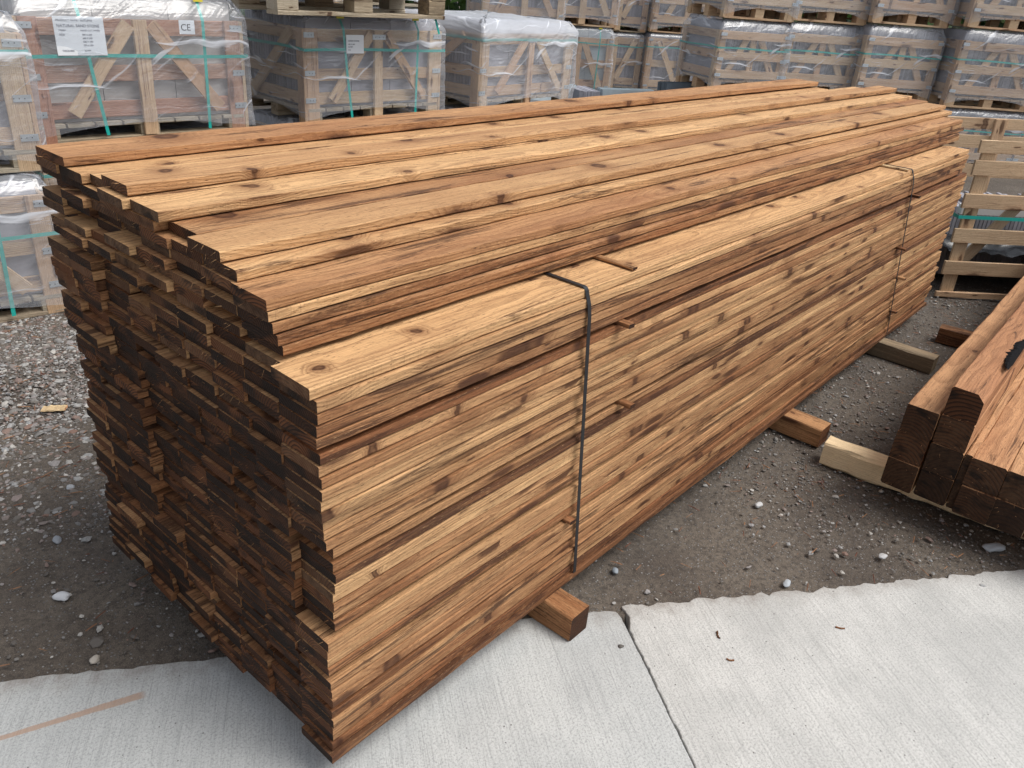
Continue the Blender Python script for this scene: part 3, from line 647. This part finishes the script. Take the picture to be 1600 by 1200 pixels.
def crate(loc, ang, w_, d_, h, label, cat='stone crate', group='film wrapped stone crates', hf=None, style='A', front='brace', rmat=None, pal='low', slab='slab_lilac', slabs='face', filmmat='film', res=1.0, vstrap=True, paper=None, brk=True, tone=(.35, .8), mat='crate_wood', hs=.78, wrapz=None, top=True, rnd=None, mid=.5, side_brace=False, tilt=0, stamp=False):
    rnd = rnd or random.Random(int(abs(loc[0]*1000+loc[1]*77+loc[2]*10)))
    rmat = rmat or mat; pmat = 'grey_wood' if pal == 'low' else mat; root = empty('stone_crate', loc, R_(ang), label, cat, group); hf = hf or h*.88
    root.rotation_euler = (0, R_(tilt), R_(ang))
    def tn(): return rnd.uniform(*tone)
    pz = .085 if pal == 'low' else .105
    # pallet
    pr = bpy.data.objects.new('pallet', None); COL.objects.link(pr); pr.parent = root; pr.empty_display_size = .05
    for yy in (0.0, d_/2-.04, d_-.08):
        mb = MB(); plank(mb, w_, .08, .017, 6, rnd, rough=.001); o = mb.build('bottom_slat', [M[pmat], M[pmat]], pr); o.location = (0, yy, 0); wood_props(o, tn())
        for xx in (0, w_/2-.045, w_-.09):
            mb = MB(); mb.box((0, 0, 0), (.09, .075, pz-.037)); o = mb.build('pallet_block', M[pmat], pr); o.location = (xx, yy+.002, .0175); wood_props(o, tn())
    mb = MB(); n = max(4, int(w_/.11))
    for i in range(n):
        mb.box((i*w_/n+.004, 0, 0), ((i+1)*w_/n-.006, d_, .017))
    o = mb.build('pallet_deck', M[pmat], pr); o.location = (0, 0, pz-.018); wood_props(o, tn())
    # posts (two boards in an L at each corner)
    pw, th = .075*min(1, w_/.9), .018
    for (xx, ff) in ((0, 1), (w_-pw, 1)):
        for yy in (0, d_-th):
            mb = MB(); plank(mb, hf-.004, th, pw, 6, rnd, rough=.001); o = mb.build('post', [M[rmat], M[rmat]], root); wood_props(o, tn()); o.rotation_euler = (0, -math.pi/2, 0); o.location = (xx+pw, yy-.0, .004)
    for xx in (-.019, w_+.001):
        for yy in (.0, d_-pw*.9):
            mb = MB(); plank(mb, hf-.01, pw*.9, th, 6, rnd, rough=.001); o = mb.build('post', [M[mat], M[mat]], root); wood_props(o, tn()); o.rotation_euler = (0, -math.pi/2, 0); o.location = (xx+th, yy, .008)
    rw = .068*h/.6
    zs = [pz+rw*.75, pz+(hf-pz)*mid, hf-rw*.55]
    ry = -.019 if front == 'rail' else .0185
    by = .0 if front == 'rail' else -.019
    x0 = (0 if front == 'rail' else pw*.3)
    for z_ in zs:
        cboard(root, 'rail', (x0, z_), (w_-x0, z_), rw, .018, ry, rmat, tn())
        cboard(root, 'rail', (0, z_), (w_, z_), rw, .018, d_+.001, mat, tn())
        cboard(root, 'rail', (.03, z_), (d_-.03, z_), rw, .016, .0, mat, tn(), axis='x')
        cboard(root, 'rail', (.03, z_), (d_-.03, z_), rw, .016, w_-.017, mat, tn(), axis='x')
    bw = rw*.92
    zb_, zt_ = (pz+.01, hf-.02)
    cx_ = w_/2
    cboard(root, 'centre_board', (cx_, .02 if front != 'rail' else pz), (cx_, hf-.003), bw, .018, by if front != 'rail' else .0, mat, tn())
    yb = by if front != 'rail' else .0
    if style == 'A': prs = [((cx_-.05, zt_), (w_*.16, zb_+.03)), ((cx_+.05, zt_), (w_*.86, zb_+.03))]
    elif style == 'V': prs = [((w_*.14, zt_-.02), (cx_-.06, zb_+.09)), ((w_*.86, zt_-.02), (cx_+.06, zb_+.09))]
    else: prs = []
    for a, b in prs: cboard(root, 'brace', a, b, bw*.95, .017, yb-.001, mat, tn())
    if side_brace:
        cboard(root, 'brace', (d_*.18, zt_), (d_*.82, zb_), bw, .015, -.0175, mat, tn(), axis='x')
    # load of slabs
    mb = MB(); i0 = .025
    if slabs == 'face':
        n = 3; xx = i0; k = (w_-2*i0)
        for layer in range(int((d_-.06)/.028)):
            xs_ = [0, .32+rnd.uniform(-.02, .02), .66+rnd.uniform(-.02, .02), 1]
            for a, b in zip(xs_, xs_[1:]):
                mb.box((i0+a*k+.002, .04+layer*.028, pz+.001), (i0+b*k-.002, .04+layer*.028+.024, h-.012-rnd.random()*.018))
    else:
        x_ = i0
        while x_ < w_-i0-.02:
            tq = rnd.uniform(.014, .024); hh = h-.014-rnd.random()*.014-(.05*max(0, (x_/w_-.93)/.07)); yo = rnd.uniform(0, .006)
            mb.box((x_, .04+yo, pz+.001), (x_+tq-.002, d_-.04+yo, hh)); x_ += tq
    mb.build('stone_slabs', M[slab], root)
    # plates
    if brk:
        for (xx, zz) in [(0, hf-.045), (w_-.062, hf-.045), (0, pz+.03), (w_-.062, pz+.03), (0, hf*.52), (w_-.062, hf*.52)]+([(w_/2-.045, hf-.05)] if brk == 2 else []):
            wd_ = .062 if xx != w_/2-.045 else .09
            mb = MB(); yq = -.0225 if front == 'rail' else -.0035
            if xx == w_/2-.045: yq = -.0225
            mb.box((xx-.012 if xx == 0 else xx+.012 if wd_ == .062 else xx, yq, zz), (xx+wd_-.012 if xx == 0 else xx+wd_+.012 if wd_ == .062 else xx+wd_, yq+.002, zz+.026))
            for hx in (.2, .5, .8): mb.box((xx+wd_*hx, yq-.001, zz+.011), (xx+wd_*hx+.004, yq, zz+.015), 1)
            mb.build('bracket', [M['zinc'], M['ink_black']], root)
    # straps
    def ring_strap(z_):
        e = .0255; pts = [(-e, -e), (w_+e, -e), (w_+e, d_+e), (-e, d_+e)]; mb = MB()
        hw = .0075; k = 6; pp = []
        for a, b in zip(pts, pts[1:]+pts[:1]):
            for i in range(k): pp.append((a[0]+(b[0]-a[0])*i/k, a[1]+(b[1]-a[1])*i/k))
        n = len(pp); vs = []; fs = []
        for i, (x_, y_) in enumerate(pp):
            s_ = .004*math.sin(i*.9)
            cx2, cy2 = (w_/2-x_), (d_/2-y_); L_ = math.hypot(cx2, cy2)
            for (dn, dz_) in ((0, -hw), (0, hw), (.001, hw), (.001, -hw)): vs.append((x_+cx2/L_*dn, y_+cy2/L_*dn, z_+dz_+s_))
        for i in range(n):
            j = (i+1) % n
            for q in range(4): q2 = (q+1) % 4; fs.append((i*4+q, i*4+q2, j*4+q2, j*4+q))
        mb.add(vs, fs); mb.build('strap', M['teal'], root)
    ring_strap(h*hs)
    if vstrap:
        for xx, lean in ((w_*.24, .05), (w_*.80, -.01)):
            e = .026; mb = MB(); hw = .0075
            path = [(lean, -e, .03), (lean*.45, -e, h*.45), (0, -e, hf), (-.004, .015, h+.004), (-.004, d_-.015, h+.004), (0, d_+e, hf), (lean, d_+e, .03)]
            vs = []; fs = []
            for (dx, y_, z_) in path:
                for q in ((-hw, 0), (hw, 0), (hw, .001), (-hw, .001)): vs.append((xx+dx+q[0], y_+q[1]*(1 if y_ < .1 else -1), z_))
            for i in range(len(path)-1):
                for q in range(4): q2 = (q+1) % 4; fs.append((i*4+q, i*4+q2, (i+1)*4+q2, (i+1)*4+q))
            mb.add(vs, fs); mb.build('strap', M['teal'], root)
            mb = MB(); mb.box((xx-.024, .0, h-.010), (xx+.022, .004, h+.007)); mb.box((xx-.024, .0, h+.003), (xx+.022, .045, h+.007)); mb.build('corner_protector', M['yellow'], root)
    # film: wrinkled shell, open below, draped over the slab tops
    N = int(150*res); K = int(44*res); e = .031; per = []
    P4 = [(-e, -e), (w_+e, -e), (w_+e, d_+e), (-e, d_+e)]; tot = 2*(w_+d_+4*e)
    for i in range(N):
        s_ = i/N*tot; c_ = 0
        for a, b in zip(P4, P4[1:]+P4[:1]):
            L_ = math.hypot(b[0]-a[0], b[1]-a[1])
            if s_ <= L_: per.append((a[0]+(b[0]-a[0])*s_/L_, a[1]+(b[1]-a[1])*s_/L_, c_, s_/L_)); break
            s_ -= L_; c_ += 1
    so_ = rnd.random()*50; vs = []; fs = []
    zw = wrapz if wrapz is not None else .03
    for k in range(K+1):
        q = k/K
        for i, (x_, y_, sd_, fr) in enumerate(per):
            arch = zw+(.065 if pal != 'low' else .05)*math.sin(math.pi*fr)**.8*(1 if pal != 'low' or sd_ != 9 else 0)+.012*noise.noise(Vector((x_*9, y_*9, so_)))
            z_ = arch+(h+.004-arch)*q
            ins = 0.
            if z_ > hf: ins = min(1, (z_-hf)/(h-hf+.004))**1.6*.055
            bul = .016*noise.noise(Vector((x_*3.1+so_, y_*3.1, z_*5)))+.003*noise.noise(Vector((x_*3, y_*3, z_*26+so_)))
            bul = max(bul, -.0035)
            cxx, cyy = w_/2, d_/2; nx = (-1 if x_ < 0 else 1 if x_ > w_ else 0); nyy = (-1 if y_ < 0 else 1 if y_ > d_ else 0)
            vs.append((x_+nx*(bul-ins), y_+nyy*(bul-ins), z_+.003*noise.noise(Vector((x_*12, y_*12, so_+3)))*q))
    for k in range(K):
        for i in range(N):
            j = (i+1) % N; fs.append((k*N+i, k*N+j, (k+1)*N+j, (k+1)*N+i))
    if top:
        G_ = 8; prev = [K*N+i for i in range(N)]
        for g_ in range(1, G_+1):
            s_ = 1-g_/G_*.96; cur = []
            for i in range(N):
                b = vs[K*N+i]; X = w_/2+(b[0]-w_/2)*s_; Y = d_/2+(b[1]-d_/2)*s_
                cur.append(len(vs)); vs.append((X, Y, h+.006+.010*abs(noise.noise(Vector((X*9, Y*9, so_))))+.006*noise.noise(Vector((X*30, Y*30, so_)))))
            for i in range(N):
                j = (i+1) % N; fs.append((prev[i], prev[j], cur[j], cur[i]))
            prev = cur
        fs.append(tuple(prev))
    mb = MB(); mb.add(vs, fs); mb.build('wrap_film', M[filmmat], root, True)
    if paper:
        for (x_, z_, pw_, ph_, lines) in paper:
            yq = -.0275
            mb = MB(); mb.box((0, 0, 0), (pw_, .0008, ph_)); o = mb.build('label_sheet', M['paper'], root); o.location = (x_, yq-.004, z_)
            for (txt, tx, tz, sz, mt) in lines:
                cu = bpy.data.curves.new('txt', 'FONT'); cu.body = txt; cu.size = sz; cu.extrude = .0002
                tmp = bpy.data.objects.new('txt', cu); COL.objects.link(tmp)
                dg = bpy.context.evaluated_depsgraph_get(); me_ = bpy.data.meshes.new_from_object(tmp.evaluated_get(dg)); bpy.data.objects.remove(tmp)
                me_.materials.clear(); me_.materials.append(M[mt]); ob = bpy.data.objects.new('lettering', me_); COL.objects.link(ob); ob.parent = o
                ob.rotation_euler = (math.pi/2, 0, 0); ob.location = (tx, -.0009, tz)
    return root
W1 = [('PRODUCT NAME : AUTUMN', .012, .136, .0115, 'ink'), ('NATURAL SAND STONE', .012, .113, .0160, 'ink'), ('FINISH', .018, .097, .0095, 'ink'), ('HAND CUT, RIVEN', .105, .097, .0095, 'ink'), ('SIZES', .018, .080, .0095, 'ink'), ('900 X 600', .110, .080, .0095, 'ink'), ('600 X 600', .110, .066, .0095, 'ink'), ('600 X 290', .110, .052, .0095, 'ink'), ('290 X 290', .110, .038, .0095, 'ink'), ('THICKNESS', .020, .016, .0095, 'ink'), ('22 MM', .110, .016, .0095, 'ink')]
CE = [('CE', .007, .016, .040, 'ink_black')]
W2 = [('SAND STONE', .012, .060, .012, 'ink'), ('600 X 600', .012, .044, .010, 'ink'), ('22 MM', .012, .030, .010, 'ink'), ('PCS', .012, .014, .010, 'ink')]
def at(Lx, Ly, w_, ang, back=0):
    return (Lx, Ly)
HL = .575
# left column of two
rr_ = (.588, 2.552)
def frm(rx, ry, w_, ang): return (rx-w_*math.cos(R_(ang)), ry-w_*math.sin(R_(ang)))
a = frm(.588, 2.552, .95, -8)
crate((a[0], a[1], 0), -8, .95, .72, .562, 'wrapped stone crate on the ground at the left picture edge, lower of two', paper=None, side_brace=True, style='A', hs=.62)
a = frm(.605, 2.60, .95, -8)
crate((a[0], a[1], .575), -8, .95, .72, .565, 'wrapped stone crate at the left picture edge, upper of two', side_brace=True, style='A', hs=.78, tone=(.6, .95))
# front row at the left, upper tier with the hidden tier below
crate((.776, 3.045, .575), -3.2, .985, .72, .610, 'wrapped stone crate bearing a big white label sheet and a CE mark', hf=.520, slab='slab_buff', rmat='red_wood', tone=(.3, .9), hs=.60, brk=True, mid=.47,
      paper=[(.125, .372, .205, .155, W1), (.668, .462, .075, .06, CE)], filmmat='film_thin')
crate((2.150, 2.990, .575), -4.0, .925, .72, .555, 'wrapped stone crate under the grey pallet, with a small paper label', hf=.493, tone=(.35, .8), hs=.70, brk=2, side_brace=True, mid=.42,
      paper=[(.235, .372, .115, .095, W2)], filmmat='film_thin', slab='slab_lilac')
crate((3.40, 2.875, .575), 2.0, .985, .80, .560, 'wrapped stone crate with cloudy white folded film over its open top', hf=.485, tone=(.5, .9), hs=.80, brk=2, side_brace=True, filmmat='film_thick', vstrap=False, mid=.42)
for (x_, y_, a_, w_, nm) in ((.79, 3.06, -3.2, .98, 'label sheet'), (2.16, 3.0, -4, .92, 'grey pallet'), (3.41, 2.885, 2, .98, 'cloudy film')):
    crate((x_, y_, 0), a_, w_, .72, .568, 'lower wrapped stone crate standing under the crate with the %s' % nm, res=.5, vstrap=False, brk=False)
# tier behind, seen above
crate((2.95, 3.78, 0), -4, .80, .7, .57, 'lower crate of the stack behind the grey pallet crate', res=.4, vstrap=False, brk=False)
crate((2.95, 3.78, .575), -4, .80, .7, .57, 'middle crate of the stack behind the grey pallet crate', res=.4, vstrap=False, brk=False)
crate((2.95, 3.78, 1.15), -4, .80, .7, .57, 'heavily creased wrapped crate seen between the grey pallet and the far stack', res=.8, vstrap=False, filmmat='film_thick', wrapz=.0)
# far row, right: three tiers
far = [((6.401, 2.801), -29.4, .713, .600), ((7.02, 2.45), -33, .770, .622), ((7.60, 1.93), -35, .80, .655), ((8.20, 1.27), -42, .88, .685), ((8.87, .66), -42, .85, .70)]
desc = ['left end', 'second place', 'third place', 'fourth place', 'right end']
for i, ((x_, y_), a_, w_, h_) in enumerate(far):
    rnd = random.Random(i+3)
    crate((x_+.02, y_+.01, 0), a_, w_, .62, .595, 'bottom crate of the right far row, %s from the left' % desc[i], pal='high', front='rail', slabs='edge', res=.55, vstrap=False, hs=.66, rnd=rnd, filmmat='film_thin')
    crate((x_, y_, .60), a_, w_, .62, h_, 'middle tier crate of the right far row, %s from the left' % desc[i], pal='high', front='rail', slabs='edge', res=.7, vstrap=False, hs=.62, hf=h_*.86, rnd=rnd, filmmat='film_thin', tone=(.4, .9))
    crate((x_, y_, .60+h_+.012), a_, w_, .62, h_, 'top tier crate of the right far row, %s from the left' % desc[i], pal='high', front='rail', slabs='edge', res=.55, vstrap=False, hs=.62, rnd=rnd, filmmat='film_thin', tone=(.4, .9))
# far row, centre
ctr = [((9.33, 6.37, .04), -38, .82, .80, 'V', 'left of the pair'), ((9.96, 5.74, .04), -33, 1.05, .83, 'V', 'right of the pair')]
for i, ((x_, y_, z_), a_, w_, h_, st_, dn) in enumerate(ctr):
    crate((x_, y_, z_-.04), a_, w_, .7, h_, 'far crate with V shaped braces, lower tier, %s' % dn, style=st_, slabs='edge', res=.6, vstrap=False, hs=.78, filmmat='film_thin', hf=h_*.93)
    crate((x_, y_, z_+h_-.03), a_, w_, .7, h_, ('far crate with a grey film skirt above the left V braced crate', 'far crate on an orange pallet above the right V braced crate')[i], style='A' if i else 'V', front='rail' if i else 'brace', pal='high' if i else 'low', slabs='edge', res=.5, vstrap=False, filmmat='film_thin')
bk = [((7.35, 6.55), -30, 1.05, .82), ((8.35, 6.35), -36, .95, .86), ((8.75, 6.75), -38, .75, .80)]
bl = ['far crate behind the cloudy film crate', 'far crate whose orange frame shows right of the cloudy film crate', 'dark narrow far crate left of the V braced pair']
for i, ((x_, y_), a_, w_, h_) in enumerate(bk):
    if i == 2: x_, y_ = 8.75, 6.95
    crate((x_, y_, 0), a_, w_, .7, h_, bl[i], slabs='face' if i < 2 else 'edge', slab='slab_blue' if i < 2 else 'slab_lilac', res=.5, vstrap=(i == 1), filmmat='film_thin', hf=h_*.86, tone=(.2, .6))
    crate((x_, y_, h_+.015), a_, w_, .7, h_, bl[i].replace('far crate', 'upper far crate', 1).replace('dark narrow far', 'dark narrow upper far'), slabs='edge', pal='high', res=.5, vstrap=False, filmmat='film', mat='crate_wood')

# grey empty pallet on the second crate
pr = empty('pallet', (1.86, 2.80, 1.142), R_(-1.5), 'weathered grey pallet standing on the wrapped crate, cut by the top edge', 'pallet')
pw_, pd_ = 1.10, .80
for yy in (.0, .35, .70):
    mb = MB(); plank(mb, pw_, .10, .020, 10, RN, rough=.0015); o = mb.build('bottom_slat', [M['grey_wood']]*2, pr); o.location = (0, yy, 0); wood_props(o)
    for xx in (0, .46, .98):
        mb = MB(); plank(mb, .12, .095, .075, 3, RN, rough=.0015, ch=.003); o = mb.build('pallet_block', [M['grey_wood']]*2, pr); o.location = (xx, yy+.003, .0205); wood_props(o)
for xx in (0, .20, .40, .60, .80, 1.0):
    mb = MB(); plank(mb, pd_, .10, .020, 6, RN, rough=.0015); o = mb.build('deck_board', [M['grey_wood']]*2, pr); o.location = (xx+.10, 0, .0965); o.rotation_euler = (0, 0, math.pi/2); wood_props(o)
mb = MB(); vs = []
mb.box((0, 0, 0), (.014, .0012, .30), M4=Matrix.Rotation(R_(-22), 4, 'Y'))
o = mb.build('loose_strap', M['teal']); o.location = (2.94, 2.80, 1.06); o.rotation_euler = (0, 0, -.05); tag(o, 'loose teal strap end hanging from the grey pallet', 'strap')
# crate on top of it (only its underside shades the pallet)
crate((1.90, 2.82, 1.262), -1.5, 1.0, .72, .56, 'wrapped crate standing on the weathered grey pallet', res=.4, vstrap=False, brk=False)

# open slatted crate at the right
oc = empty('slatted_crate', (4.16, .06, 0), R_(-50), 'open slatted wooden crate with teal strap, unwrapped, beyond the pack end', 'slatted crate')
cw, cdp, chh = 1.15, .80, .845; oc.rotation_euler = (0, R_(-2), R_(-50))
for z0, z1 in ((.0, .030), (.130, .205), (.310, .385), (.495, .570), (.668, .742), (.780, .842)):
    cboard(oc, 'rail', (0, (z0+z1)/2), (cw, (z0+z1)/2), z1-z0, .018, -.0185, 'crate_wood', RN.uniform(.6, .95)); 
    cboard(oc, 'rail', (0, (z0+z1)/2), (cw, (z0+z1)/2), z1-z0, .018, cdp+.0185, 'crate_wood', RN.uniform(.6, .95))
    for xx in (cw-.016,): cboard(oc, 'rail', (.02, (z0+z1)/2), (cdp, (z0+z1)/2), z1-z0, .016, xx, 'crate_wood', RN.uniform(.5, .9), axis='x')
for xx in (.03, .50, .56, 1.05):
    if xx == .56: continue
    cboard(oc, 'post', (xx+.035, .0), (xx+.035, .84), .07, .017, .0005, 'crate_wood', RN.uniform(.6, .95)); cboard(oc, 'post', (xx+.035, .0), (xx+.035, .84), .07, .017, cdp, 'crate_wood', RN.uniform(.6, .95))
for a, b in (((.06, .12), (.50, .80)), ((.64, .80), (1.05, .12))): cboard(oc, 'brace', a, b, .06, .017, .0178, 'grey_wood', RN.uniform(.5, .9))
mb = MB(); mb.box((-.004, -.0222, .440), (cw+.004, -.0210, .458)); mb.box((-.0052, -.0222, .440), (-.004, cdp+.04, .458)); mb.build('strap', M['teal'], oc)
mb = MB(); mb.box((.10, .16, .42), (.52, .20, .47)); mb.box((.55, .14, .405), (1.02, .18, .455)); o = mb.build('white_board', M['paper'], oc)
vs = []; fs = []; N = 26
for i in range(N+1):
    for j in range(N+1):
        x_ = .06+i/N*(cw-.12); y_ = .09+j/N*(cdp-.15); vs.append((x_, y_, .24+.09*noise.noise(Vector((x_*3.5, y_*3.5, 1)))+.03*noise.noise(Vector((x_*14, y_*14, 1)))+.05*math.sin(j/N*3.14)))
for i in range(N):
    for j in range(N): fs.append((i*(N+1)+j, i*(N+1)+N+1+j, i*(N+1)+N+2+j, i*(N+1)+j+1))
mb = MB(); mb.add(vs, fs); mb.build('plastic_sheet', M['black_film'], oc, True)
mb = MB(); x_ = .08
while x_ < cw-.1: mb.box((x_, .30, .03), (x_+.018, .72, .40+RN.random()*.03)); x_ += .022
mb.build('stone_slabs', M['slab_lilac'], oc)

# loose slabs between the stacks
def slab_pile(loc, ang, n, L_, H_, tk, mat, label, lean=.12, across=False):
    mb = MB()
    for i in range(n):
        hh = H_-RN.random()*.012; m4 = Matrix.Translation((RN.uniform(-.006, .006), i*(tk+.003), 0)) @ Matrix.Rotation(-lean, 4, 'X')
        mb.box((0, 0, 0), (L_, tk, hh), M4=m4)
    o = mb.build('slab_stack', M[mat]); o.location = loc; o.rotation_euler = (0, 0, R_(ang)); tag(o, label, 'stone slabs'); return o
slab_pile((5.75, 4.35, 0), -12, 8, .60, .47, .022, 'slab_blue', 'pale blue grey slabs standing on edge, left group behind the pack')
slab_pile((6.40, 3.99, 0), 60, 10, .40, .44, .020, 'slab_lilac', 'grey slabs seen by their jagged edges, between the blue grey groups', .05)
slab_pile((6.42, 3.97, 0), -28, 5, .62, .46, .022, 'slab_blue', 'pale blue grey slabs standing on edge, right group behind the pack')
slab_pile((6.30, 3.15, 0), -22, 6, .62, .63, .022, 'slab_dark', 'dark slate slabs standing on edge before the right far row')

# hedge far behind the yard
rh = random.Random(5); mb = MB()
for _ in range(30000):
    s_ = rh.uniform(-14, 16); base = Vector((14.5, 9.5, 0))+Vector((.62, -.78, 0))*s_
    c_ = base+Vector((rh.gauss(0, .7), rh.gauss(0, .7), rh.uniform(-.1, 4.4)+.5*noise.noise(Vector((s_*.5, 0, 3)))))
    if noise.noise(c_*.9) < -.45: continue
    n_ = Vector((rh.gauss(0, 1), rh.gauss(0, 1), rh.gauss(0, 1))).normalized(); a_ = n_.orthogonal().normalized()*rh.uniform(.10, .22); b_ = n_.cross(a_)*.55
    mb.add([c_-a_, c_-b_, c_+a_, c_+b_], [(0, 1, 2, 3)])
t = NT('hedge_leaves'); g = t.n('ShaderNodeNewGeometry').outputs['Random Per Island']
o = mb.build('hedge', t.fin(t.mix(g, (.025, .06, .015), (.09, .19, .035)), .6)); tag(o, 'dark green hedge foliage glimpsed through the far pallets', 'hedge', kind='stuff')
